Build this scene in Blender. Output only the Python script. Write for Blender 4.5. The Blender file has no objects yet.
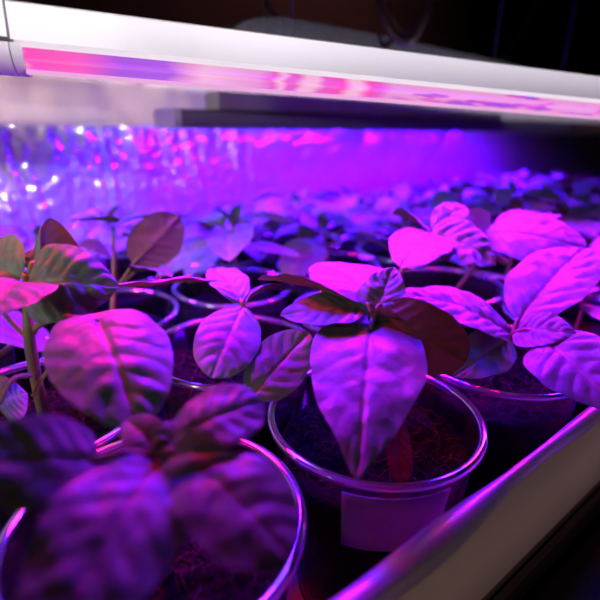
import bpy, math, random
from mathutils import Vector, Matrix, noise

C = bpy.context.scene.collection
scn = bpy.context.scene
V3 = Vector
# ------------------------------------------------------------------ camera frame (world: X along the tray, Y towards the foil, Z up)
F = 471.0; PITCH = .353; ROLL = .015; YAW = .666
CAM = V3((0, 0, .207))
fwd = V3((math.sin(YAW), math.cos(YAW), 0)); rt = V3((math.cos(YAW), -math.sin(YAW), 0)); UP = V3((0, 0, 1))
U0 = math.sin(PITCH)*fwd + math.cos(PITCH)*UP
FC = math.cos(PITCH)*fwd - math.sin(PITCH)*UP
RC = math.cos(ROLL)*rt + math.sin(ROLL)*U0
UC = -math.sin(ROLL)*rt + math.cos(ROLL)*U0
def at(px, py, d):
    """measured picture position and distance -> a place in the world"""
    return CAM + ((px-300)/F*RC - (py-300)/F*UC + FC)*d

cam = bpy.data.cameras.new('camera'); co = bpy.data.objects.new('camera', cam); C.objects.link(co)
M4 = Matrix.Identity(4)
for i in range(3):
    M4[i][0] = RC[i]; M4[i][1] = UC[i]; M4[i][2] = -FC[i]; M4[i][3] = CAM[i]
co.matrix_world = M4
cam.sensor_width = 36; cam.sensor_fit = 'HORIZONTAL'; cam.lens = 36*F/600
cam.clip_start = .005; cam.clip_end = 20
cam.dof.use_dof = True; cam.dof.focus_distance = .188; cam.dof.aperture_fstop = 6.3; cam.dof.aperture_blades = 7
scn.camera = co
scn.view_settings.view_transform = 'Standard'; scn.view_settings.look = 'None'
scn.view_settings.exposure = 0; scn.view_settings.gamma = 1; scn.view_settings.use_curve_mapping = False
scn.cycles.use_denoising = True
scn.cycles.max_bounces = 8; scn.cycles.transparent_max_bounces = 16
scn.cycles.sample_clamp_indirect = 4

# ------------------------------------------------------------------ materials
def new_mat(name):
    m = bpy.data.materials.new(name); m.use_nodes = True
    nt = m.node_tree; nt.nodes.clear()
    out = nt.nodes.new('ShaderNodeOutputMaterial')
    return m, nt, out
def N(nt, kind, **kw):
    n = nt.nodes.new(kind)
    for k, v in kw.items():
        if hasattr(n, k): setattr(n, k, v)
    return n
def ramp(nt, stops):
    r = nt.nodes.new('ShaderNodeValToRGB'); e = r.color_ramp.elements
    while len(e) < len(stops): e.new(.5)
    for i, (p, c) in enumerate(stops): e[i].position = p; e[i].color = (*c, 1)
    return r
def noise_tex(nt, scale, detail=3, stretch=None):
    tc = nt.nodes.new('ShaderNodeTexCoord')
    n = nt.nodes.new('ShaderNodeTexNoise'); n.inputs['Scale'].default_value = scale; n.inputs['Detail'].default_value = detail
    if stretch:
        mp = nt.nodes.new('ShaderNodeMapping'); mp.inputs['Scale'].default_value = stretch
        nt.links.new(tc.outputs['Object'], mp.inputs['Vector']); nt.links.new(mp.outputs['Vector'], n.inputs['Vector'])
    else: nt.links.new(tc.outputs['Object'], n.inputs['Vector'])
    return n
def plain(name, col, rough=.5, metal=0, var=.12, scale=60, bump=0, spec=.5, bscale=None, stretch=None):
    m, nt, out = new_mat(name)
    p = nt.nodes.new('ShaderNodeBsdfPrincipled')
    n = noise_tex(nt, scale, 4, stretch)
    lo = tuple(c*(1-var) for c in col); hi = tuple(min(1, c*(1+var)) for c in col)
    r = ramp(nt, [(.35, lo), (.65, hi)])
    nt.links.new(n.outputs['Fac'], r.inputs['Fac']); nt.links.new(r.outputs['Color'], p.inputs['Base Color'])
    p.inputs['Roughness'].default_value = rough; p.inputs['Metallic'].default_value = metal
    p.inputs['Specular IOR Level'].default_value = spec
    if bump:
        b = nt.nodes.new('ShaderNodeBump'); b.inputs['Strength'].default_value = bump; b.inputs['Distance'].default_value = .001
        n2 = noise_tex(nt, bscale or scale*3, 5, stretch)
        nt.links.new(n2.outputs['Fac'], b.inputs['Height']); nt.links.new(b.outputs['Normal'], p.inputs['Normal'])
    nt.links.new(p.outputs[0], out.inputs[0])
    return m
def leaf_mat(name, top, under, trans, rough=.42):
    m, nt, out = new_mat(name); L = nt.links
    at_ = nt.nodes.new('ShaderNodeAttribute'); at_.attribute_name = 'vein'
    n = noise_tex(nt, 160, 3)
    r = ramp(nt, [(.3, tuple(c*.78 for c in top)), (.7, tuple(c*1.15 for c in top))])
    L.new(n.outputs['Fac'], r.inputs['Fac'])
    mv = nt.nodes.new('ShaderNodeMix'); mv.data_type = 'RGBA'
    mv.inputs[7].default_value = (.55, .42, .24, 1)
    sc = nt.nodes.new('ShaderNodeMath'); sc.operation = 'MULTIPLY'; sc.inputs[1].default_value = .55
    L.new(at_.outputs['Fac'], sc.inputs[0]); L.new(sc.outputs[0], mv.inputs[0]); L.new(r.outputs['Color'], mv.inputs[6])
    g = nt.nodes.new('ShaderNodeNewGeometry')
    mb = nt.nodes.new('ShaderNodeMix'); mb.data_type = 'RGBA'; mb.inputs[7].default_value = (*under, 1)
    L.new(g.outputs['Backfacing'], mb.inputs[0]); L.new(mv.outputs[2], mb.inputs[6])
    p = nt.nodes.new('ShaderNodeBsdfPrincipled'); p.inputs['Roughness'].default_value = rough
    p.inputs['Specular IOR Level'].default_value = .45
    L.new(mb.outputs[2], p.inputs['Base Color'])
    b = nt.nodes.new('ShaderNodeBump'); b.inputs['Strength'].default_value = .5; b.inputs['Distance'].default_value = .0007
    n2 = noise_tex(nt, 420, 5); L.new(n2.outputs['Fac'], b.inputs['Height']); L.new(b.outputs['Normal'], p.inputs['Normal'])
    t = nt.nodes.new('ShaderNodeBsdfTranslucent'); t.inputs['Color'].default_value = (*trans, 1)
    mx = nt.nodes.new('ShaderNodeMixShader'); mx.inputs[0].default_value = .16
    L.new(p.outputs[0], mx.inputs[1]); L.new(t.outputs[0], mx.inputs[2]); L.new(mx.outputs[0], out.inputs[0])
    return m
def clear_mat(name, tint, clear, rough, body=.3, fac0=.06):
    m, nt, out = new_mat(name); L = nt.links
    tr = nt.nodes.new('ShaderNodeBsdfTransparent'); tr.inputs[0].default_value = (*tint, 1)
    gl = nt.nodes.new('ShaderNodeBsdfGlossy'); gl.inputs['Roughness'].default_value = rough; gl.inputs[0].default_value = (1, 1, 1, 1)
    df = nt.nodes.new('ShaderNodeBsdfDiffuse'); df.inputs[0].default_value = (.7, .7, .7, 1)
    tl = nt.nodes.new('ShaderNodeBsdfTranslucent'); tl.inputs[0].default_value = (.7, .7, .7, 1)
    a = nt.nodes.new('ShaderNodeMixShader'); a.inputs[0].default_value = .5
    L.new(df.outputs[0], a.inputs[1]); L.new(tl.outputs[0], a.inputs[2])
    b = nt.nodes.new('ShaderNodeMixShader'); b.inputs[0].default_value = clear
    L.new(a.outputs[0], b.inputs[1]); L.new(tr.outputs[0], b.inputs[2])
    fr = nt.nodes.new('ShaderNodeLayerWeight'); fr.inputs[0].default_value = body
    mm = nt.nodes.new('ShaderNodeMath'); mm.operation = 'MULTIPLY_ADD'; mm.inputs[1].default_value = .8; mm.inputs[2].default_value = fac0
    L.new(fr.outputs['Fresnel'], mm.inputs[0])
    c = nt.nodes.new('ShaderNodeMixShader'); L.new(mm.outputs[0], c.inputs[0]); L.new(b.outputs[0], c.inputs[1]); L.new(gl.outputs[0], c.inputs[2])
    L.new(c.outputs[0], out.inputs[0])
    return m

M_leaf = leaf_mat('pepper_leaf', (.26, .36, .30), (.13, .16, .05), (.10, .24, .008))
M_new = leaf_mat('young_leaf', (.24, .36, .26), (.15, .18, .08), (.20, .32, .03), .5)
M_stem = plain('stem', (.30, .26, .09), .5, var=.25)
M_brown = plain('withered_leaf', (.05, .022, .006), .9, var=.3, spec=.1)
M_soil = plain('potting_soil', (.009, .005, .004), .9, var=.7, scale=400, bump=.9, bscale=900, spec=.12)
M_fibre = plain('root_fibre', (.07, .022, .012), .7, var=.4)
M_perl = plain('perlite', (.7, .6, .55), .7)
M_wall = clear_mat('clear_plastic', (.96, .96, .97), .992, .12, .12, .005)
M_rim = clear_mat('clear_rim', (.85, .85, .9), .55, .08, .4, .12)
M_tape = plain('paper_label', (.36, .32, .33), .8, bump=.15, spec=.2)
M_tray = plain('tray_plastic', (.50, .42, .40), .55, var=.06, scale=8, bump=.1)
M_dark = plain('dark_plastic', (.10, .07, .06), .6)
M_lip = clear_mat('film_lip', (.8, .8, .9), .12, .36, .4, .22)
M_board = plain('shelf_wood', (.16, .11, .08), .6, var=.3, scale=14, bump=.3, stretch=(1, 12, 1))
M_housing = plain('white_enamel', (.80, .78, .80), .38, var=.02, scale=8)
M_grey = plain('grey_housing', (.12, .10, .12), .45, var=.1)
M_rail = plain('white_rail', (.55, .50, .55), .5, var=.06)
M_fabric = plain('white_fabric', (.72, .62, .56), .9, var=.08, scale=30, bump=.5, bscale=700)
M_felt = plain('grey_felt', (.055, .055, .06), .95, var=.6, scale=700, bump=.8, bscale=900)
M_cord = plain('dark_cord', (.05, .03, .03), .18, var=.2)
M_room = plain('dark_wall', (.10, .035, .042), .9, var=.2, scale=5)
M_floor = plain('dark_floor', (.05, .03, .025), .7, var=.3, scale=6)
M_post = plain('metal_post', (.10, .08, .12), .4, metal=.6)

def foil_mat():
    m, nt, out = new_mat('silver_foil'); L = nt.links
    b = nt.nodes.new('ShaderNodeBump'); b.inputs['Strength'].default_value = .8; b.inputs['Distance'].default_value = .002
    n2 = noise_tex(nt, 70, 5, (1, 1, .45)); L.new(n2.outputs['Fac'], b.inputs['Height'])
    g1 = nt.nodes.new('ShaderNodeBsdfGlossy'); g1.inputs['Roughness'].default_value = .075; g1.inputs[0].default_value = (.86, .84, .86, 1)
    g2 = nt.nodes.new('ShaderNodeBsdfGlossy'); g2.inputs['Roughness'].default_value = .55; g2.inputs[0].default_value = (.86, .84, .86, 1)
    df = nt.nodes.new('ShaderNodeBsdfDiffuse'); df.inputs[0].default_value = (.6, .6, .6, 1)
    for q in (g1, g2, df): L.new(b.outputs['Normal'], q.inputs['Normal'])
    m1 = nt.nodes.new('ShaderNodeMixShader'); m1.inputs[0].default_value = .5; L.new(g2.outputs[0], m1.inputs[1]); L.new(df.outputs[0], m1.inputs[2])
    m2 = nt.nodes.new('ShaderNodeMixShader'); m2.inputs[0].default_value = .40; L.new(m1.outputs[0], m2.inputs[1]); L.new(g1.outputs[0], m2.inputs[2])
    L.new(m2.outputs[0], out.inputs[0]); return m
M_foil = foil_mat()
def diffuser_mat(name, strength):
    """frosted cover lit by rows of red and blue chips: bands of pink, violet and pale pink along the tube"""
    m, nt, out = new_mat(name); L = nt.links
    tc = nt.nodes.new('ShaderNodeTexCoord'); sp = nt.nodes.new('ShaderNodeSeparateXYZ'); L.new(tc.outputs['Object'], sp.inputs[0])
    mp = nt.nodes.new('ShaderNodeMapping'); mp.inputs['Scale'].default_value = (38, 150, 260)
    L.new(tc.outputs['Object'], mp.inputs['Vector'])
    n = nt.nodes.new('ShaderNodeTexNoise'); n.inputs['Scale'].default_value = 1; n.inputs['Detail'].default_value = 2.0
    L.new(mp.outputs['Vector'], n.inputs['Vector'])
    # chips shift a little with the noise, so the bands have soft uneven ends
    sh = nt.nodes.new('ShaderNodeMath'); sh.operation = 'MULTIPLY_ADD'; sh.inputs[1].default_value = .010; L.new(n.outputs['Fac'], sh.inputs[0]); L.new(sp.outputs['X'], sh.inputs[2])
    mr = nt.nodes.new('ShaderNodeMapRange'); mr.inputs['From Min'].default_value = .005; mr.inputs['From Max'].default_value = .165; L.new(sh.outputs[0], mr.inputs['Value'])
    PK = (1, .09, .50); PK2 = (.85, .13, .62); VI = (.42, .11, .78); PA = (.86, .33, .70); BL = (.95, .50, .72)
    st = [(.0, BL), (.035, PK), (.13, (1, .12, .55)), (.22, VI), (.33, (.45, .12, .78)), (.38, PA), (.42, BL), (.56, PA), (.60, PK2), (.625, BL), (.645, PK2), (.665, PK2), (.69, BL), (.72, BL), (.745, PK2), (.80, PK), (.84, BL), (.865, BL), (.90, PK), (.93, PK2), (.97, PA), (1.0, PA)]
    r = ramp(nt, st); L.new(mr.outputs[0], r.inputs['Fac'])
    r2 = ramp(nt, [(.36, (.40, .10, .75)), (.42, PK2), (.47, PA), (.70, (.85, .36, .72))]); L.new(n.outputs['Fac'], r2.inputs['Fac'])
    far = nt.nodes.new('ShaderNodeMapRange'); far.inputs['From Min'].default_value = .155; far.inputs['From Max'].default_value = .17; L.new(sp.outputs['X'], far.inputs['Value'])
    mx = nt.nodes.new('ShaderNodeMix'); mx.data_type = 'RGBA'; L.new(far.outputs[0], mx.inputs[0]); L.new(r.outputs['Color'], mx.inputs[6]); L.new(r2.outputs['Color'], mx.inputs[7])
    em = nt.nodes.new('ShaderNodeEmission'); em.inputs['Strength'].default_value = strength
    L.new(mx.outputs[2], em.inputs['Color'])
    gl = nt.nodes.new('ShaderNodeBsdfGlossy'); gl.inputs['Roughness'].default_value = .2; gl.inputs[0].default_value = (.12, .12, .12, 1)
    ad = nt.nodes.new('ShaderNodeAddShader'); L.new(em.outputs[0], ad.inputs[0]); L.new(gl.outputs[0], ad.inputs[1])
    L.new(ad.outputs[0], out.inputs[0]); return m
M_diff = diffuser_mat('lit_diffuser', .95)
def glow_mat(name, col, s):
    m, nt, out = new_mat(name); em = nt.nodes.new('ShaderNodeEmission'); n = noise_tex(nt, 30, 2)
    r = ramp(nt, [(.3, tuple(c*.92 for c in col)), (.7, col)]); nt.links.new(n.outputs['Fac'], r.inputs['Fac']); nt.links.new(r.outputs['Color'], em.inputs['Color'])
    em.inputs['Strength'].default_value = s; nt.links.new(em.outputs[0], out.inputs[0]); return m
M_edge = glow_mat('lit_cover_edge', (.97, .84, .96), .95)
M_edge2 = glow_mat('lit_cover_lip', (.92, .45, .80), .95)

# ------------------------------------------------------------------ object helpers
def mesh(name, verts, faces, m, parent=None, smooth=True, attr=None):
    me = bpy.data.meshes.new(name); me.from_pydata([tuple(v) for v in verts], [], faces)
    if smooth: me.polygons.foreach_set('use_smooth', [True]*len(me.polygons))
    if attr:
        a = me.attributes.new('vein', 'FLOAT', 'POINT'); a.data.foreach_set('value', attr)
    me.materials.append(m); me.update()
    o = bpy.data.objects.new(name, me); C.objects.link(o)
    if parent:
        o.parent = parent; o.matrix_parent_inverse = Matrix.Translation(-parent.location)
    return o
def tag(o, label, cat, group=None, kind=None):
    o['label'] = label; o['category'] = cat
    if group: o['group'] = group
    if kind: o['kind'] = kind
    return o
def thing(name, loc, label, cat, group=None):
    o = bpy.data.objects.new(name, None); o.empty_display_size = .01; C.objects.link(o); o.location = loc
    return tag(o, label, cat, group)
def box_data(a, b):
    (x0, y0, z0), (x1, y1, z1) = a, b
    v = [(x0,y0,z0),(x1,y0,z0),(x1,y1,z0),(x0,y1,z0),(x0,y0,z1),(x1,y0,z1),(x1,y1,z1),(x0,y1,z1)]
    return v, [(0,3,2,1),(4,5,6,7),(0,1,5,4),(1,2,6,5),(2,3,7,6),(3,0,4,7)]
def box(name, a, b, m, parent=None, bevel=0):
    v, f = box_data(a, b); o = mesh(name, v, f, m, parent, smooth=False)
    if bevel:
        md = o.modifiers.new('bevel', 'BEVEL'); md.width = bevel; md.segments = 3
    return o
def extrude_x(name, prof, x0, x1, m, parent=None, closed=True, nx=1, wob=None, smooth=True):
    """profile of (y, z) points swept along X"""
    n = len(prof); v = []; f = []
    for i in range(nx+1):
        x = x0+(x1-x0)*i/nx
        for j, (y, z) in enumerate(prof):
            dy, dz = wob(x, j) if wob else (0, 0)
            v.append((x, y+dy, z+dz))
    for i in range(nx):
        for j in range(n if closed else n-1):
            a = i*n+j; b = i*n+(j+1) % n; f.append((a, b, b+n, a+n))
    if closed: f += [tuple(range(n))[::-1], tuple(nx*n+j for j in range(n))]
    o = mesh(name, v, f, m, parent, smooth)
    if smooth and closed:
        md = o.modifiers.new('edges', 'EDGE_SPLIT'); md.split_angle = math.radians(40)
    return o
def tube_data(pts, rad, seg=10, cap=True):
    pts = [V3(p) for p in pts]; n = len(pts)
    if not hasattr(rad, '__len__'): rad = [rad]*n
    v = []; f = []
    ref = None
    for i, p in enumerate(pts):
        t = (pts[min(i+1, n-1)]-pts[max(i-1, 0)]).normalized()
        if ref is None: ref = t.orthogonal().normalized()
        a = (ref - t*ref.dot(t)).normalized(); ref = a; b = t.cross(a)
        for k in range(seg):
            an = 2*math.pi*k/seg; v.append(p + (a*math.cos(an)+b*math.sin(an))*rad[i])
    for i in range(n-1):
        for k in range(seg):
            a0 = i*seg+k; b0 = i*seg+(k+1) % seg; f.append((a0, b0, b0+seg, a0+seg))
    if cap: f += [tuple(range(seg))[::-1], tuple((n-1)*seg+k for k in range(seg))]
    return v, f
def smooth_path(pts, n=6):
    pts = [V3(p) for p in pts]; out = []
    P = [pts[0]*2-pts[1]] + pts + [pts[-1]*2-pts[-2]]
    for i in range(1, len(P)-2):
        for k in range(n):
            t = k/n; a, b, c, d = P[i-1], P[i], P[i+1], P[i+2]
            out.append(.5*((2*b)+(c-a)*t+(2*a-5*b+4*c-d)*t*t+(3*b-a-3*c+d)*t**3))
    out.append(pts[-1]); return out
def tube(name, pts, rad, m, parent=None, seg=10, sm=6):
    sp = smooth_path(pts, sm) if sm and len(pts) > 2 else [V3(p) for p in pts]
    if hasattr(rad, '__len__'):
        k = len(sp); r = [rad[0]+(rad[-1]-rad[0])*i/(k-1) for i in range(k)]
    else: r = rad
    v, f = tube_data(sp, r, seg); return mesh(name, v, f, m, parent)
def lathe_data(prof, seg=48, c=(0, 0, 0)):
    v = []; f = []
    for r, z in prof:
        for k in range(seg):
            a = 2*math.pi*k/seg; v.append((c[0]+r*math.cos(a), c[1]+r*math.sin(a), c[2]+z))
    for i in range(len(prof)-1):
        for k in range(seg):
            a = i*seg+k; b = i*seg+(k+1) % seg; f.append((a, b, b+seg, a+seg))
    return v, f

# ------------------------------------------------------------------ leaves
def leaf(parent, base, tip, W, nrm=None, cup=.10, arch=.12, quilt=.0011, crink=.0004, heart=0., nt=44, ns=22, m=None, seed=0, a=.50, b=.85, nv=6.5, twist=0., name='leaf', curl=.0, stretch=1.0):
    base = V3(base); tip = V3(tip); ax = tip-base; L = ax.length; ax.normalize()
    if nrm is None: nrm = UP*.9 + (CAM-(base+tip)/2).normalized()*.5
    nrm = V3(nrm); nn = (nrm-ax*nrm.dot(ax)).normalized(); yy = nn.cross(ax)
    pk = (a/(a+b))**a*(b/(a+b))**b
    vs = []; fs = []; vein = []
    for i in range(nt+1):
        t = i/nt; tt = t**1.15 if i else 0
        w = W/2*(tt**a)*((1-tt)**b)/pk
        if heart: w = W/2*min(1, (tt**(a*.62))*((1-tt)**(b*1.05))/((.62*a/(.62*a+1.05*b))**(.62*a)*(1.05*b/(.62*a+1.05*b))**(1.05*b)))
        arc = arch*L*4*t*(1-t)*(1-.3*t)
        tw = twist*t
        yt = (yy*math.cos(tw)+nn*math.sin(tw)); nt_ = (nn*math.cos(tw)-yy*math.sin(tw))
        for j in range(-ns//2, ns//2+1):
            s = j/(ns/2); q = abs(s)
            back = heart*L*q**1.6*max(0, 1-tt*2.6)**2
            edgew = noise.noise(V3((t*5+seed*3.1, (1 if s > 0 else -1)*2.7, seed)))*.07*q
            p = base + ax*(L*tt - back) + yt*(s*w*(1+edgew))
            ph = nv*(tt-.24*q*(.6+.4*q)) + (.35 if s < 0 else 0)
            d = abs(ph-round(ph))
            bulge = (abs(math.sin(math.pi*ph))**.7)*min(1, q*3.5)*(1-q**5)*min(1, w/(W*.2))
            rib = math.exp(-(q*w/(W*.022))**2)
            lat = math.exp(-(d/.07)**2)*(1-q*.6)
            h = arc + cup*w*q**1.2 - curl*w*q**3*1.5 + quilt*.65*bulge - .0007*rib*(W/.035)
            h += crink*noise.noise(V3((p.x, p.y, p.z))*220+V3((seed, 0, 0))) + .0019*noise.noise(V3((p.x, p.y, p.z))*62+V3((seed, 9, 0)))*(.35+.65*q) + .0006*noise.noise(V3((p.x, p.y, p.z))*150+V3((seed, 3, 0)))
            vs.append(p + nt_*h); vein.append(min(1, rib+lat*.6))
    k = 2*(ns//2)+1
    for i in range(nt):
        for j in range(k-1):
            a0 = i*k+j; fs.append((a0, a0+k, a0+k+1, a0+1))
    o = mesh(name, vs, fs, m or M_leaf, parent, attr=vein)
    return o
def petiole(parent, p0, p1, r=.0009, sag=.004, seg=8):
    p0 = V3(p0); p1 = V3(p1); mid = (p0+p1)/2 + UP*sag
    return tube('petiole', [p0, mid, p1], [r*1.15, r*.8], M_stem, parent, seg, 5)

# ------------------------------------------------------------------ the setting
wb = box('wall_back', (-1.2, 1.3, -.6), (3.0, 1.36, 1.6), M_room); wb['kind'] = 'structure'
cl = box('ceiling', (-1.2, -1.6, 1.2), (3.0, 1.36, 1.25), M_room); cl['kind'] = 'structure'
wr = box('wall_right', (2.94, -1.6, -.6), (3.0, 1.3, 1.6), M_room); wr['kind'] = 'structure'
fl = box('floor', (-1.2, -1.6, -.65), (3.0, 1.36, -.6), M_floor); fl['kind'] = 'structure'

# shelf the tray stands on
sh = thing('shelf', (.5, .3, 0), 'dark wooden shelf board under the tray of cups', 'shelf')
box('shelf_board', (-.35, -.02, -.022), (1.7, .56, 0), M_board, sh, .002)
for x in (-.33, 1.66):
    for y in (.0, .52):
        box('leg', (x, y, -.6), (x+.03, y+.03, -.022), M_board, sh)

# tray
tr = thing('seedling_tray', (.5, .28, 0), 'pale plastic tray with a glossy rolled front lip holding the cups', 'tray')
box('tray_base', (-.12, .060, .0005), (1.12, .505, .0025), M_tray, tr)
def wobw(x, j): return (.0010*noise.noise(V3((x*16, 0, 3))), .0007*noise.noise(V3((x*13, 5, 1))))
extrude_x('front_wall', [(.0575, .040), (.0595, .040), (.0575, .0965), (.0555, .0965)], -.12, 1.12, M_tray, tr, True, 60, smooth=False)
def wlip(x, j):
    k = .55+.9*abs(noise.noise(V3((x*15, 2, 7)))) + .3*math.sin(x*31)
    y, z = LIP[j]; return ((y-.0563)*(k-1)*.8, (z-.0972)*(k-1)*.9 if z < .0972 else 0)
LIP = [(.0556+.0045*math.cos(a_), .0978+(.0030 if math.sin(a_) > 0 else .0085)*math.sin(a_)) for a_ in [2*math.pi*k/18 for k in range(18)]]
extrude_x('rolled_lip', LIP, -.12, 1.12, M_lip, tr, True, 220, wlip)
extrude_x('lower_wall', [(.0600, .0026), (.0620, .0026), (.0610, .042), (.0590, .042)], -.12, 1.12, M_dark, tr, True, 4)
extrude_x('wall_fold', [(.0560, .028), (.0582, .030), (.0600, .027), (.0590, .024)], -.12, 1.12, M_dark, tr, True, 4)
box('end_wall', (-.122, .060, .0026), (-.119, .505, .07), M_tray, tr)
box('end_wall', (1.118, .060, .0026), (1.121, .505, .07), M_tray, tr)

# foil reflector behind the seedlings
def foil_sheet():
    x0, x1, z0, z1 = -.35, 1.60, .002, .2045; nx, nz = 800, 120; v = []; f = []
    for j in range(nz+1):
        z = z0+(z1-z0)*j/nz
        for i in range(nx+1):
            x = x0+(x1-x0)*i/nx
            lf = 1/(1+math.exp((x-.30)*16))
            d = (.0026*lf+.0005)*noise.noise(V3((x*140+2*noise.noise(V3((x*20, z*12, 0))), z*7, 1))) + .0016*lf*noise.noise(V3((x*200, z*120, 4)))
            d += .0022*noise.noise(V3((x*26, z*20, 8))) + .0007*noise.noise(V3((x*110, z*110, 2)))
            v.append((x, .513+d, z))
    for j in range(nz):
        for i in range(nx):
            a = j*(nx+1)+i; f.append((a, a+1, a+nx+2, a+nx+1))
    return mesh('foil_reflector', v, f, M_foil)
fo = foil_sheet(); tag(fo, 'crinkled silver foil sheet standing upright behind the seedlings', 'foil')
sb = box('backing_board', (-.35, .518, .0), (1.60, .524, .29), M_room); tag(sb, 'dark board behind the silver foil and the white cloth', 'board')

# white cloth hanging above the foil
def cloth():
    x0, x1 = -.36, 1.05; nx, nz = 200, 16; v = []; f = []
    for j in range(nz+1):
        for i in range(nx+1):
            x = x0+(x1-x0)*i/nx
            low = .2035+.0022*noise.noise(V3((x*7, 0, 0))); z = low+(.288-low)*j/nz
            d = .004*noise.noise(V3((x*9, z*14, 3)))+.0015*noise.noise(V3((x*40, z*30, 5)))
            v.append((x, .5105+d, z))
    for j in range(nz):
        for i in range(nx):
            a = j*(nx+1)+i; f.append((a, a+1, a+nx+2, a+nx+1))
    o = mesh('white_cloth', v, f, M_fabric); md = o.modifiers.new('thick', 'SOLIDIFY'); md.thickness = .0012
    return o
tag(cloth(), 'off-white cloth hanging above the silver foil', 'cloth')

# ------------------------------------------------------------------ grow lamps
RED = (1.0, .0, .05); BLUE = (.03, .0, 1.0)
LED1, LED2, LED3, LTILT = .29, .44, .36, -14
def leds(parent, x0, x1, y, z, step, power, size=.012, spread=140, seq='RBRBBRB', tilt=0, red=.50, blue=1.35):
    rr = bpy.data.lights.new('red_led', 'AREA'); bb = bpy.data.lights.new('blue_led', 'AREA')
    for l, c, k in ((rr, RED, red), (bb, BLUE, blue)):
        l.shape = 'SQUARE'; l.size = size; l.color = c; l.energy = power*k; l.spread = math.radians(spread)
    x = x0; i = 0
    while x < x1:
        o = bpy.data.objects.new('red_led' if seq[i % len(seq)] == 'R' else 'blue_led', rr if seq[i % len(seq)] == 'R' else bb)
        C.objects.link(o); o.location = (x, y, z); o.rotation_euler = (math.radians(tilt), 0, 0); o.parent = parent; o.matrix_parent_inverse = Matrix.Translation(-parent.location)
        x += step; i += 1

LX = .62
l1 = thing('grow_light', (0, 0, 0), 'white tube grow light glowing pink along its lower side, above the front rows', 'lamp')
extrude_x('housing', [(.0, .0), (.0, .0112), (.0009, .0118), (.0351, .0118), (.036, .0112), (.036, .0)], 0, LX, M_housing, l1)
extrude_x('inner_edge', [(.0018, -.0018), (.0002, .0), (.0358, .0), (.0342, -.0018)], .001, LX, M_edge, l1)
arcp = [(.0180-.0160*math.cos(a_), -.0016-.0070*math.sin(a_)) for a_ in [math.pi*k/14 for k in range(15)]]
extrude_x('diffuser', arcp, .003, LX-.003, M_diff, l1)
extrude_x('diffuser_lip', [(.0052, -.0102), (.0046, -.0090), (.0062, -.0084), (.0070, -.0098)], .003, LX-.003, M_edge2, l1)
capp = [(.0180-.0175*math.cos(a_), -.0008-.0094*math.sin(a_)) for a_ in [math.pi*k/14 for k in range(15)]]
extrude_x('diffuser_end', capp, -.0005, .003, M_housing, l1)
extrude_x('diffuser_end', capp, LX-.003, LX, M_housing, l1)
extrude_x('end_cap', [(-.0012, .0004), (-.0012, .0126), (.0372, .0126), (.0372, .0004)], -.06, -.0006, M_housing, l1)
extrude_x('end_socket', capp, -.06, -.0009, M_housing, l1)
extrude_x('end_cap', [(-.0012, -.0100), (-.0012, .0126), (.0372, .0126), (.0372, -.0100)], LX, LX+.02, M_housing, l1)
leds(l1, .015, LX-.02, .018, -.0115, .024, LED1, tilt=LTILT, red=.42, blue=.98, seq='RRBBB')
l1.location = CAM + rt*(-.5538*.18) + fwd*.18 + UP*(.1469*.18)
l1.rotation_euler = (0, math.radians(1.9), math.radians(-15.7))

X2, X3 = .174, .86
l2 = thing('grow_light', (.5, .39, .21), 'grey-sided second grow light running above the back rows in front of the cloth', 'lamp')
extrude_x('housing', [(.380, .2045), (.380, .2175), (.384, .2190), (.416, .2190), (.420, .2175), (.420, .2045), (.414, .2090), (.386, .2090)], X2, X3, M_grey, l2)
extrude_x('end_cap', [(.3795, .2042), (.3795, .2178), (.3838, .2194), (.4162, .2194), (.4205, .2178), (.4205, .2042)], X2-.006, X2, M_rail, l2)
leds(l2, X2+.015, X3, .400, .2036, .026, LED2, size=.010, spread=165, seq='BRBBRB', red=.16, tilt=12, blue=1.3)
l3 = thing('grow_light', (-.15, .40, .262), 'short added grow light, unseen behind the white lamp, lighting the left foil', 'lamp')  # unseen lamp, added to light the left part of the foil
extrude_x('housing', [(.383, .2600), (.383, .2700), (.385, .2715), (.417, .2715), (.419, .2700), (.419, .2600)], -.40, .115, M_housing, l3)
extrude_x('diffuser', [(.4010-.0150*math.cos(a_), .2600-.0070*math.sin(a_)) for a_ in [math.pi*k/14 for k in range(15)]], -.40, .112, M_diff, l3)
leds(l3, -.38, .105, .401, .2515, .030, LED3, spread=108, seq='RBBRB', red=.34)
rl = box('hanging_rail', (.212, .386, .2196), (1.2, .412, .2345), M_rail, None, .001); tag(rl, 'pale mauve rail lying on top of the grey second grow light', 'rail')

def UPTO(p): return V3((p.x, p.y, 1.2))
def cords(parent, pts):
    for p in pts:
        o = tube('hanging_cord', [p, (p[0], p[1], 1.2)], .0007, M_cord, None, 8, 0)
        o.parent = parent; bpy.context.view_layer.update(); o.matrix_parent_inverse = parent.matrix_world.inverted()
for p_, c_ in ((l1, [l1.location+V3((-.03, .025, .006)), l1.location+V3((.57, -.145, -.008))]), (l2, [(.30, .40, .2185), (.84, .40, .2185)]), (l3, [(-.36, .40, .2712), (.08, .40, .2712)])): cords(p_, c_)
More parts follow.
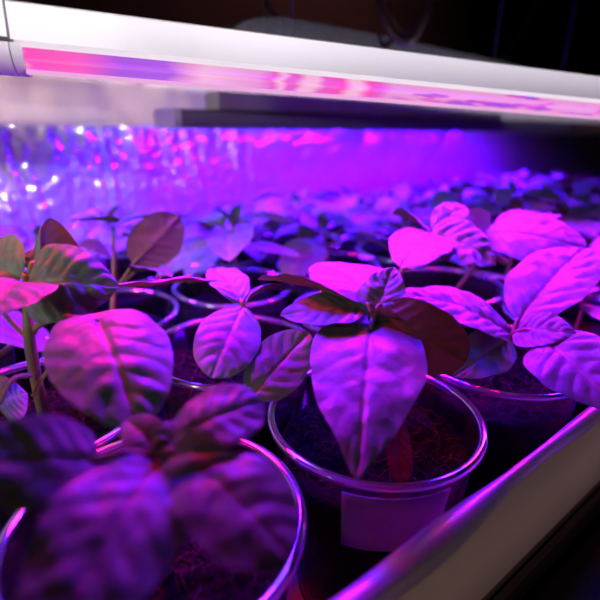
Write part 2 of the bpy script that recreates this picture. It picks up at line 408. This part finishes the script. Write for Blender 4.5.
# grey felt strip and cords above the front lamp
def felt():
    top = smooth_path([at(222, 36, .33), at(246, 21, .335), at(275, 17, .345), at(304, 21, .36), at(350, 29.5, .39), at(408, 41, .43), at(520, 66, .52)], 10)
    v, f = [], []
    n = len(top)-1
    for i in range(n+1):
        p = top[i]; h = .0010*noise.noise(V3((i*.9, 0, 0)))
        for dy, dz in ((0, -.030), (0, h), (.03, h), (.03, -.030)): v.append((p.x, p.y+dy, p.z+dz))
    for i in range(n):
        for j in range(4):
            a = i*4+j; b = i*4+(j+1) % 4; f.append((a, b, b+4, a+4))
    f += [(3, 2, 1, 0), (n*4, n*4+1, n*4+2, n*4+3)]
    return mesh('felt_strip', v, f, M_felt, None, False)
fs = felt(); cords(fs, [tuple(at(275, 17, .345)+V3((0, .014, -.004))), tuple(at(505, 63, .512)+V3((0, .014, -.004)))])
tag(fs, 'grainy dark grey strip showing just above the white lamp housing', 'strip')
lp = thing('cable_loop', at(405, 0, .40), 'shiny dark cable loop hanging down behind the white lamp', 'cable')
tube('strand', [UPTO(at(374, -60, .40))] + smooth_path([at(374, -60, .40), at(377, -12, .40), at(384, 20, .40), at(397, 40, .40), at(411, 42, .40), at(422, 26, .40), at(430, 0, .40), at(432, -60, .40)], 8) + [UPTO(at(432, -60, .40))], .0024, M_cord, lp, 12, 0)
tube('strand', [UPTO(at(383, -60, .41))] + smooth_path([at(383, -60, .41), at(386, -10, .41), at(392, 16, .41), at(401, 31, .41), at(410, 31, .41), at(418, 18, .41), at(424, -5, .41), at(425, -60, .41)], 8) + [UPTO(at(425, -60, .41))], .0011, M_cord, lp, 10, 0)
tag(tube('cable', [UPTO(at(255, -40, .45))] + smooth_path([at(255, -40, .45), at(264, -2, .45), at(275, 17, .45), at(295, 50, .45)], 8), .0022, M_cord, None, 10, 0), 'thin dark cable hanging behind the left half of the white lamp', 'cable')
tag(tube('cable', [UPTO(at(545, -30, .75))] + smooth_path([at(545, -30, .75), at(528, 22, .75), at(508, 52, .75), at(480, 90, .75)], 8), .0028, M_cord, None, 10, 0), 'faint dark cable slanting behind the right half of the white lamp', 'cable')
for i, (x, w, lab) in enumerate(((1.61, .03, 'dark metal post at the right end of the foil'), (2.1, .05, 'farther dark metal post beyond the tray at the right'))):
    po = box('shelf_post', (x, .565, -.6), (x+w, .60, 1.2), M_post, None, .002); tag(po, lab, 'post')

# ------------------------------------------------------------------ cups
RIMZ = .097; SOILZ = .081
def cup_rad(z): return .0310 + (.0424-.0310)*(z-.003)/(RIMZ-.003)
def make_cup(x, y, label, soil_seed, near=False, group='clear cups standing in rows in the tray', proto=None, r=1.0):
    t = thing('plastic_cup', (x, y, .003), label, 'cup', group)
    if proto:
        for ch in proto.children:
            if ch.name.split('.')[0] == 'paper_label': continue
            c = ch.copy(); C.objects.link(c); c.parent = t; c.matrix_parent_inverse = Matrix.Identity(4)
        t.rotation_euler = (0, 0, soil_seed*1.7)
        return t
    sg = 96 if near else 48
    prof = [(.0002, .0006), (.0290, .0006), (.0305, .002)] + [(cup_rad(z+.003), z) for z in (.02, .04, .06, .074, .0745, .080, .088)] + [(.0424, .0925)]
    v, f = lathe_data(prof, sg); o = mesh('cup_wall', v, f, M_wall); o.parent = t
    # rolled rim
    ring = [(.0424+  .0017*math.cos(q)+.0003, .0925+.0015*math.sin(q)) for q in [math.pi*1.02-2*math.pi*k/14 for k in range(15)]]
    prof = [(.0424, .0905)] + ring
    v, f = lathe_data(prof, sg); o = mesh('rim', v, f, M_rim); o.parent = t
    # soil plug: side + rough top
    nr, sa = (34, 120) if near else (14, 48); v = []; f = []
    for i in range(nr+1):
        for k in range(sa):
            a_ = 2*math.pi*k/sa; r_ = .0396*(i/nr)**.8
            X, Y = r_*math.cos(a_), r_*math.sin(a_)
            z = SOILZ-.003 + .0024*noise.noise(V3((X*90+soil_seed*7, Y*90, 0))) + .0016*noise.noise(V3((X*320+soil_seed*3, Y*320, 4)))*1.2 + .0012*math.sin(a_*2+soil_seed)*(i/nr)**4
            v.append((X, Y, z if i < nr else SOILZ-.0055))
    for i in range(nr):
        for k in range(sa):
            a0 = i*sa+k; b0 = i*sa+(k+1) % sa; f.append((a0, b0, b0+sa, a0+sa))
    base = len(v)
    for zz in (.05, .02, .0015):
        for k in range(sa):
            a_ = 2*math.pi*k/sa; rr = cup_rad(zz+.003)-.0006
            v.append((rr*math.cos(a_), rr*math.sin(a_), zz))
    last = nr*sa
    for q in range(3):
        b1 = base+q*sa
        for k in range(sa): f.append((last+k, last+(k+1) % sa, b1+(k+1) % sa, b1+k))
        last = b1
    f.append(tuple(last+k for k in range(sa)))
    o = mesh('soil', v, [tuple(reversed(q)) if len(q) > 4 else q for q in f], M_soil); o.parent = t
    if near:
        rnd = random.Random(soil_seed); v = []; f = []
        for i in range(150):
            a_ = rnd.uniform(0, 6.28); r_ = .037*rnd.random()**.6; px, py = r_*math.cos(a_), r_*math.sin(a_)
            l_ = rnd.uniform(.003, .011); d = rnd.uniform(0, 6.28); z = SOILZ-.0025
            pts = [(px, py, z+rnd.uniform(-.001, .002)), (px+l_*.5*math.cos(d), py+l_*.5*math.sin(d), z+rnd.uniform(.0005, .004)), (px+l_*math.cos(d+.6), py+l_*math.sin(d+.6), z+rnd.uniform(-.001, .002))]
            if max(math.hypot(p[0], p[1]) for p in pts) > .039: continue
            tv, tf = tube_data(smooth_path(pts, 3), rnd.uniform(.00010, .00024), 5); n0 = len(v)
            v += tv; f += [tuple(q+n0 for q in ff) for ff in tf]
        o = mesh('root_fibres', v, f, M_fibre); o.parent = t; o['kind'] = 'stuff'
    return t
def add_label(t, x, y, ang, half, z1, z0):
    """paper rectangle stuck on the outside of a cup"""
    v = []; f = []; n = 12
    for j in range(5):
        z = z0+(z1-z0)*j/4
        for i in range(n+1):
            a_ = ang-half+2*half*i/n; r_ = cup_rad(z+.003)+.0007
            v.append((r_*math.cos(a_), r_*math.sin(a_), z))
    for j in range(4):
        for i in range(n): a = j*(n+1)+i; f.append((a, a+1, a+n+2, a+n+1))
    o = mesh('paper_label', v, f, M_tape); o.parent = t; o['label'] = 'blank pale paper label under the rim'
    md = o.modifiers.new('thick', 'SOLIDIFY'); md.thickness = .0003
    return o

rows = [(.1120, .0356, 6), (.2013, .0205, 9), (.2906, -.0185, 10), (.3800, .016, 10), (.4660, -.02, 11)]
ordin = ['first', 'second', 'third', 'fourth', 'fifth', 'sixth', 'seventh', 'eighth', 'ninth', 'tenth', 'eleventh', 'twelfth']
rown = ['front row', 'second row', 'third row', 'fourth row', 'back row by the foil']
special = {(0, 0): 'large blurred clear cup nearest the camera at the bottom left', (0, 1): 'clear cup in the front middle with a blank label below its rim',
           (0, 2): 'clear cup right of the labelled front cup, touching the tray lip', (1, 0): 'clear cup at the left edge holding the thick-stemmed seedling',
           (1, 1): 'clear cup with a small pink label behind the nearest cup', (2, 1): 'clear cup with its full blurred rim showing at the left, behind the big violet leaf'}
CUPS = {}
near_proto = far_proto = None
for r, (y, x0, n) in enumerate(rows):
    for k in range(n):
        x = x0 + k*.0925 + (random.Random(r*50+k).uniform(-.0012, .0012) if (r, k) not in special else 0)
        yy = y + (random.Random(r*70+k).uniform(-.0015, .0015) if (r, k) not in special else 0)
        lab = special.get((r, k), 'blurred clear plastic cup, %s from the left in the %s' % (ordin[k], rown[r]))
        near = (r, k) in ((0, 0), (0, 1), (0, 2), (1, 0), (1, 1))
        if near: t = make_cup(x, yy, lab, r*7+k+1, True)
        elif far_proto is None: t = far_proto = make_cup(x, yy, lab, 5, False)
        else: t = make_cup(x, yy, lab, r*7+k+1, False, proto=far_proto)
        CUPS[(r, k)] = (x, yy)
        if (r, k) == (0, 1): add_label(t, x, yy, math.radians(236), .47, .0872, .0605)
        if (r, k) == (1, 1): add_label(t, x, yy, math.radians(228), .17, .085, .066)

# ------------------------------------------------------------------ seedlings
SG = 'pepper seedlings growing in the clear cups'
def seedling(rk, label, top, bend=None, r=.0017, base=None):
    x, y = CUPS[rk]
    b = V3(base) if base else V3((x, y, SOILZ-.004))
    t = thing('pepper_seedling', (b.x, b.y, SOILZ), label, 'seedling', SG)
    pts = [b] + ([V3(bend)] if bend else [(b+V3(top))/2+V3((.001, -.001, 0))]) + [V3(top)]
    tube('stem', pts, [r, r*.7], M_stem, t, 12, 6)
    return t
TC = lambda p: (CAM-V3(p)).normalized()
def nmix(p, up=1., cam_=0., right=0.): return UP*up + TC(p)*cam_ + rt*right

# A: heart-leaved seedling in the labelled cup
T = at(373, 319, .184)
A = seedling((0, 1), 'pepper seedling with one big heart-shaped leaf hanging over its labelled cup', T)
b = at(371, 330, .181); leaf(A, b, at(357, 480, .130), .0410, nmix(b, 1, .3), cup=-.05, arch=.08, quilt=.0007, heart=.17, nt=80, ns=44, seed=1, a=.62, b=.95, nv=6)
petiole(A, T, b, .0013, .001)
b = at(362, 308, .189); leaf(A, b, at(280, 316, .184), .027, nmix(b, 1, .15), cup=.03, arch=.06, nt=56, ns=30, seed=2)
petiole(A, T, b)
b = at(376, 320, .185); leaf(A, b, at(394, 267, .192), .0195, nmix(b, -.1, 1, -.4), cup=.25, arch=.10, quilt=.0013, crink=.0016, nt=60, ns=34, seed=3, m=M_new, nv=7)
b = at(384, 311, .186); leaf(A, b, at(466, 362, .172), .0270, -TC(b)+UP*.35, cup=.1, arch=-.18, nt=50, ns=24, seed=4, a=.45, b=.45)
petiole(A, T, b)
b = at(367, 309, .190); leaf(A, b, at(258, 278, .215), .034, UP*1-TC(b)*.42, cup=.12, arch=.06, nt=50, ns=24, seed=5, quilt=.0018)
petiole(A, T, b)
b = at(378, 306, .194); leaf(A, b, at(318, 262, .235), .038, nmix(b, 1, .05), cup=.02, arch=.1, nt=40, ns=20, seed=6)
b = at(370, 322, .186); leaf(A, b, at(399, 318, .176), .010, nmix(b, .6, -.6), cup=.2, arch=.1, nt=30, ns=14, seed=7, m=M_new)
b = at(396, 418, .186); leaf(A, b, at(402, 487, .163), .0095, nmix(b, .2, 1), cup=.2, arch=.05, nt=30, ns=14, seed=8, m=M_brown, name='withered_leaf', a=.6, b=.5)

# D: star-shaped seedling right of it
T = at(513, 333, .222)
D = seedling((0, 2), 'pepper seedling with leaves spread like a star above the tray lip on the right', T)
b = at(509, 335, .221); leaf(D, b, at(392, 291, .222), .031, nmix(b, 1, .25), cup=.05, arch=.10, quilt=.0016, crink=.0008, nt=64, ns=34, seed=11, nv=8)
b = at(508, 338, .220); leaf(D, b, at(453, 377, .198), .022, nmix(b, .6, .8, .5), cup=.02, arch=.05, quilt=.0008, nt=50, ns=26, seed=12)
b = at(519, 322, .226); leaf(D, b, at(586, 247, .252), .037, nmix(b, .75, 1.0, -.4), cup=.12, arch=.08, quilt=.0013, nt=60, ns=34, seed=13, a=.55, b=.7)
petiole(D, T, b)
b = at(515, 333, .222); leaf(D, b, at(578, 336, .200), .021, nmix(b, .7, .8), cup=.15, arch=.12, quilt=.0016, crink=.0014, nt=50, ns=28, seed=14, m=M_new, nv=7)
b = at(542, 342, .210); leaf(D, b, at(618, 410, .174), .032, nmix(b, .9, .7, -.2), cup=.06, arch=.12, quilt=.0015, nt=60, ns=34, seed=15)
petiole(D, T, b)

# E: thick-stemmed seedling at the left edge
T = at(28, 286, .168)
Eb = at(34, 418, .172)
Es = seedling((1, 0), 'thick-stemmed pepper seedling at the left edge with a big rounded violet leaf', T, at(31, 350, .170), .0024)
n0 = at(30, 340, .170); b = at(98, 322, .152)
tube('petiole', [n0, at(38, 326, .166), at(62, 317, .160), b], [.0012, .0010], M_stem, Es, 10, 6)
leaf(Es, b, at(138, 428, .122), .0345, nmix(b, 1, .2, .0), cup=-.08, arch=.12, quilt=.0009, heart=.12, nt=80, ns=44, seed=21, a=.55, b=.55, nv=6.5)
b = at(27, 290, .168); leaf(Es, b, at(120, 287, .172), .030, nmix(b, .35, 1, -.3), cup=-.05, arch=.30, quilt=.0014, crink=.0009, nt=64, ns=34, seed=22, nv=7)
b = at(25, 284, .166); leaf(Es, b, at(-12, 318, .135), .027, nmix(b, .8, .6), cup=.04, arch=.12, nt=44, ns=22, seed=23)
petiole(Es, T, b)
b = at(22, 278, .170); leaf(Es, b, at(-20, 262, .190), .026, nmix(b, .3, 1, -.3), cup=.1, arch=.15, nt=44, ns=22, seed=24)
b = at(38, 264, .172); leaf(Es, b, at(80, 250, .196), .022, nmix(b, .5, -.7), cup=.25, arch=.35, nt=40, ns=20, seed=25)
petiole(Es, T, b)
b = at(-2, 405, .160); leaf(Es, b, at(27, 392, .165), .020, nmix(b, .8, .7), cup=.05, arch=.1, nt=30, ns=16, seed=26)
petiole(Es, at(31, 375, .172), b)
tube('petiole', [at(31, 340, .170), at(12, 322, .168), at(-6, 300, .166)], [.0010, .0008], M_stem, Es, 8, 5)
tube('petiole', [at(33, 396, .172), at(44, 376, .172), at(62, 352, .166)], [.0008, .0007], M_stem, Es, 8, 5)

# C: nearest seedling, bottom left
T = at(155, 458, 0.1118)
Cs = seedling((0, 0), 'dark blurred pepper seedling nearest the camera with broad drooping leaves', T)
b = at(172, 446, 0.1127); leaf(Cs, b, at(262, 402, 0.1178), 0.0202, nmix(b, 1.2, .5), cup=-.05, arch=.14, nt=56, ns=30, quilt=.0006, seed=31, a=.6, b=.5)
b = at(190, 468, 0.1092); leaf(Cs, b, at(292, 560, 0.0860), 0.0215, nmix(b, 1.3, .1, -.3), cup=-.10, arch=.14, nt=50, ns=26, quilt=.0006, seed=32, a=.6, b=.55)
b = at(152, 472, 0.1049); leaf(Cs, b, at(30, 668, 0.0705), 0.0258, nmix(b, .5, 1.0), cup=-.08, arch=.08, heart=.08, nt=60, ns=30, quilt=.0006, seed=33, a=.6, b=.6)
b = at(92, 462, 0.1015); leaf(Cs, b, at(-70, 468, 0.0860), 0.0202, nmix(b, .7, .8), cup=-.08, arch=.08, heart=.06, nt=50, ns=26, quilt=.0006, seed=34, a=.55, b=.6)
petiole(Cs, T, b, .0009, .002)
b = at(158, 452, 0.1135); leaf(Cs, b, at(124, 418, 0.1221), 0.0103, nmix(b, .4, .7), cup=.2, arch=.1, nt=36, ns=18, quilt=.0006, seed=35, m=M_new)
b = at(160, 456, 0.1118); leaf(Cs, b, at(192, 420, 0.1178), 0.0095, nmix(b, .4, .7), cup=.2, arch=.1, nt=36, ns=18, quilt=.0006, seed=36, m=M_new)
b = at(160, 462, 0.1101); leaf(Cs, b, at(228, 452, 0.1032), 0.0112, nmix(b, .6, .7), cup=.1, arch=.1, nt=36, ns=18, quilt=.0006, seed=37)
for s in range(2): petiole(Cs, at(150, 462, 0.1118), at(172+20*s, 446+22*s, 0.1118-.0035*s))

# F: seedling between the big leaf and the heart leaf
T = at(243, 305, .205)
Fs = seedling((1, 1), 'pepper seedling with two hanging leaves between the big rounded leaf and the heart leaf', T)
b = at(243, 307, .203); leaf(Fs, b, at(211, 378, .182), .0265, nmix(b, .5, 1.1), cup=-.05, arch=.08, quilt=.0009, nt=60, ns=32, seed=41, a=.6, b=.6)
b = at(250, 398, .186); leaf(Fs, b, at(309, 333, .196), .0235, nmix(b, .8, .8, .3), cup=.05, arch=.08, quilt=.0008, nt=60, ns=32, seed=42, a=.6, b=.65)
petiole(Fs, at(243, 345, .203), b)
b = at(240, 303, .206); leaf(Fs, b, at(211, 268, .225), .018, nmix(b, .9, .2), cup=.1, arch=.15, crink=.001, nt=40, ns=22, seed=43)
b = at(246, 303, .206); leaf(Fs, b, at(300, 290, .215), .018, nmix(b, .9, -.3), cup=.2, arch=.15, nt=40, ns=22, seed=44)
b = at(238, 300, .215)
ed = at(228, 283, .225); tp = at(62, 293, .190)
vd = ((ed+tp)/2-CAM); nr_ = (tp-ed).cross(vd).normalized(); nr_ = nr_ if nr_.z > 0 else -nr_
leaf(Fs, ed, tp, .030, nr_+vd.normalized()*.07, cup=-.02, arch=.04, quilt=.0005, crink=.0001, nt=44, ns=20, seed=45)
petiole(Fs, T, ed)

# B: seedling in the cup with the full rim at left
T = at(113, 226, .292)
Bs = seedling((2, 1), 'tall pepper seedling with flat dark leaves and one brown raised leaf before the foil', T)
b = at(116, 222, .291); leaf(Bs, b, at(66, 219, .268), .030, nmix(b, 1, -.22), cup=.03, arch=.05, nt=36, ns=18, seed=51)
b = at(118, 221, .291); leaf(Bs, b, at(188, 216, .315), .030, nmix(b, 1, -.20), cup=.03, arch=.05, nt=36, ns=18, seed=52)
b = at(133, 264, .275); leaf(Bs, b, at(179, 216, .275), .0290, -TC(b)+UP*.3, cup=.1, arch=-.08, nt=44, ns=22, seed=53, a=.55, b=.55)
petiole(Bs, at(119, 285, .288), b, .0009, 0)
b = at(135, 272, .28); leaf(Bs, b, at(172, 277, .26), .020, nmix(b, 1, -.5), cup=.1, arch=.1, nt=36, ns=18, seed=54)
petiole(Bs, at(119, 285, .288), b, .0009, 0)
b = at(110, 255, .29); leaf(Bs, b, at(78, 246, .27), .017, nmix(b, .7, .5), cup=.1, arch=.1, nt=36, ns=18, seed=55)

# R: second-row seedling behind the star with bright broad leaves
T = at(452, 232, .268)
Rs = seedling((1, 2), 'pepper seedling with a pale folded heart-shaped leaf behind the heart leaf', at(424, 232, .262))
b = at(432, 238, .262); leaf(Rs, b, at(400, 268, .235), .032, nmix(b, .5, .9, -.2), cup=.1, arch=.10, heart=.1, nt=50, ns=26, seed=61, a=.6, b=.6)
b = at(428, 233, .264); leaf(Rs, b, at(392, 215, .285), .024, nmix(b, .8, -.5), cup=.1, arch=.15, nt=40, ns=20, seed=62)
b = at(430, 234, .262); leaf(Rs, b, at(497, 264, .250), .030, nmix(b, .7, .8), cup=.05, arch=.12, quilt=.0020, crink=.0016, nt=60, ns=34, seed=63, m=M_new, nv=7)
b = at(432, 230, .266); leaf(Rs, b, at(468, 208, .275), .016, nmix(b, .5, .8), cup=.3, arch=.2, crink=.002, nt=40, ns=22, seed=64, m=M_new)
R2 = seedling((1, 3), 'pepper seedling with a broad bright magenta leaf behind the star-shaped one', at(492, 240, .285))
b = at(484, 236, .282); leaf(R2, b, at(588, 250, .262), .034, nmix(b, .75, .85), cup=-.12, arch=.14, quilt=.0006, nt=60, ns=30, seed=65, a=.5, b=.5)
petiole(R2, at(505, 262, .28), at(486, 250, .27), .0018, 0)
b = at(486, 235, .288); leaf(R2, b, at(456, 212, .30), .022, nmix(b, .4, -.8), cup=.1, arch=.1, nt=36, ns=18, seed=66)
b = at(500, 240, .290); leaf(R2, b, at(560, 222, .34), .028, nmix(b, 1, 0), cup=.1, arch=.15, nt=36, ns=18, seed=67)

# the rest, blurred rows: a fresh plant for each cup
def auto(rk, label, seed, htop, nl, size, lean):
    rnd = random.Random(seed); x, y = CUPS[rk]
    top = V3((x+rnd.uniform(-.006, .006), y+rnd.uniform(-.006, .006)+lean, htop))
    t = seedling(rk, label, top, None, .0013)
    a0 = rnd.uniform(0, 6.28)
    for i in range(nl):
        an = a0+i*2.4+rnd.uniform(-.3, .3); lv = i/nl
        n_ = V3((x, y, SOILZ)).lerp(top, .55+.45*(1-lv) if i else 1)
        pl = size*rnd.uniform(.18, .35); d = V3((math.cos(an), math.sin(an), 0))
        if y > .44 and d.y > 0: d.y *= .3; d.normalize()
        bp = n_ + d*pl + UP*rnd.uniform(.001, .006)
        LL = size*rnd.uniform(.8, 1.15)*(1 if i > 1 else .75)
        tp = bp + d*LL*.93 + UP*rnd.uniform(-.45, .15)*LL
        petiole(t, n_, bp, .0008, .001, 6)
        leaf(t, bp, tp, LL*rnd.uniform(.55, .68), UP+V3((rnd.uniform(-.35, .35), rnd.uniform(-.45, .25), 0)), cup=rnd.uniform(-.1, .2), arch=rnd.uniform(.05, .2), quilt=.0012, crink=.0005, nt=22, ns=12, seed=seed+i, b=.7)
    for i in range(2):
        an = a0+1+i*2.6; d = V3((math.cos(an)*.7, math.sin(an)*.7, .75))
        leaf(t, top, top+d*size*.38, size*.18, UP-d*.3, cup=.3, arch=.1, crink=.0012, nt=16, ns=8, seed=seed+20+i, m=M_new)
    return t
done = {(0, 0), (0, 1), (0, 2), (1, 0), (1, 1), (2, 1), (1, 2), (1, 3)}
hts = [.125, .134, .134, .126, .118]
for r, (y, x0, n) in enumerate(rows):
    for k in range(n):
        if (r, k) in done: continue
        rnd = random.Random(900+r*31+k)
        auto((r, k), 'blurred pepper seedling, %s from the left in the %s' % (ordin[k], rown[r]), 100+r*40+k, hts[r]+rnd.uniform(-.012, .010), 6 if r < 1 else 7, rnd.uniform(.044, .056), 0)

# ------------------------------------------------------------------ room light and added fills
def area(name, loc, aim, sx, sy, e, col, spread):
    l = bpy.data.lights.new(name, 'AREA'); l.shape = 'RECTANGLE'; l.size = sx; l.size_y = sy; l.energy = e; l.color = col; l.spread = math.radians(spread)
    o = bpy.data.objects.new(name, l); C.objects.link(o); o.location = loc
    d = V3(aim)-V3(loc); o.rotation_euler = d.to_track_quat('-Z', 'Y').to_euler(); return o
area('lamp_face_fill', (.4, -1.0, .226), (.4, .18, .252), 2.6, .03, .44, (1, .95, 1), 4)  # unseen thin beam added to brighten the white lamp's face
area('side_window', (-.75, .05, .50), (.05, .30, .15), .08, .20, .09, (1, .95, .85), 26)
area('tray_face_fill', (.25, -.50, .045), (.25, .06, .070), .9, .03, .030, (1, .72, .62), 13)  # added low beam, no real source, brightens only the tray's front wall
area('cloth_fill', (-1.0, .20, .236), (.12, .50, .238), .06, .04, .055, (1, .80, .62), 7)  # added narrow warm light that lifts the cloth above the foil
sl = bpy.data.lights.new('foil_glint_spot', 'SPOT'); sl.energy = 22; sl.spot_size = math.radians(6); sl.spot_blend = .6; sl.shadow_soft_size = .012; sl.color = (1, .97, 1)
so = bpy.data.objects.new('foil_glint_spot', sl); C.objects.link(so); so.location = (-.42, -1.2, .50); so.rotation_euler = (V3((.10, .51, .16))-V3(so.location)).to_track_quat('-Z', 'Y').to_euler()  # unseen spot added to make white glints on the left foil
area('back_wall_fill', (1.1, .72, 1.12), (1.0, 1.3, .50), .5, .3, .55, (1, .62, .58), 100)  # added out-of-view light to lift the dark wall behind the lamps
w = bpy.data.worlds.new('world'); scn.world = w; w.use_nodes = True
w.node_tree.nodes['Background'].inputs[0].default_value = (.010, .006, .007, 1); w.node_tree.nodes['Background'].inputs[1].default_value = .4
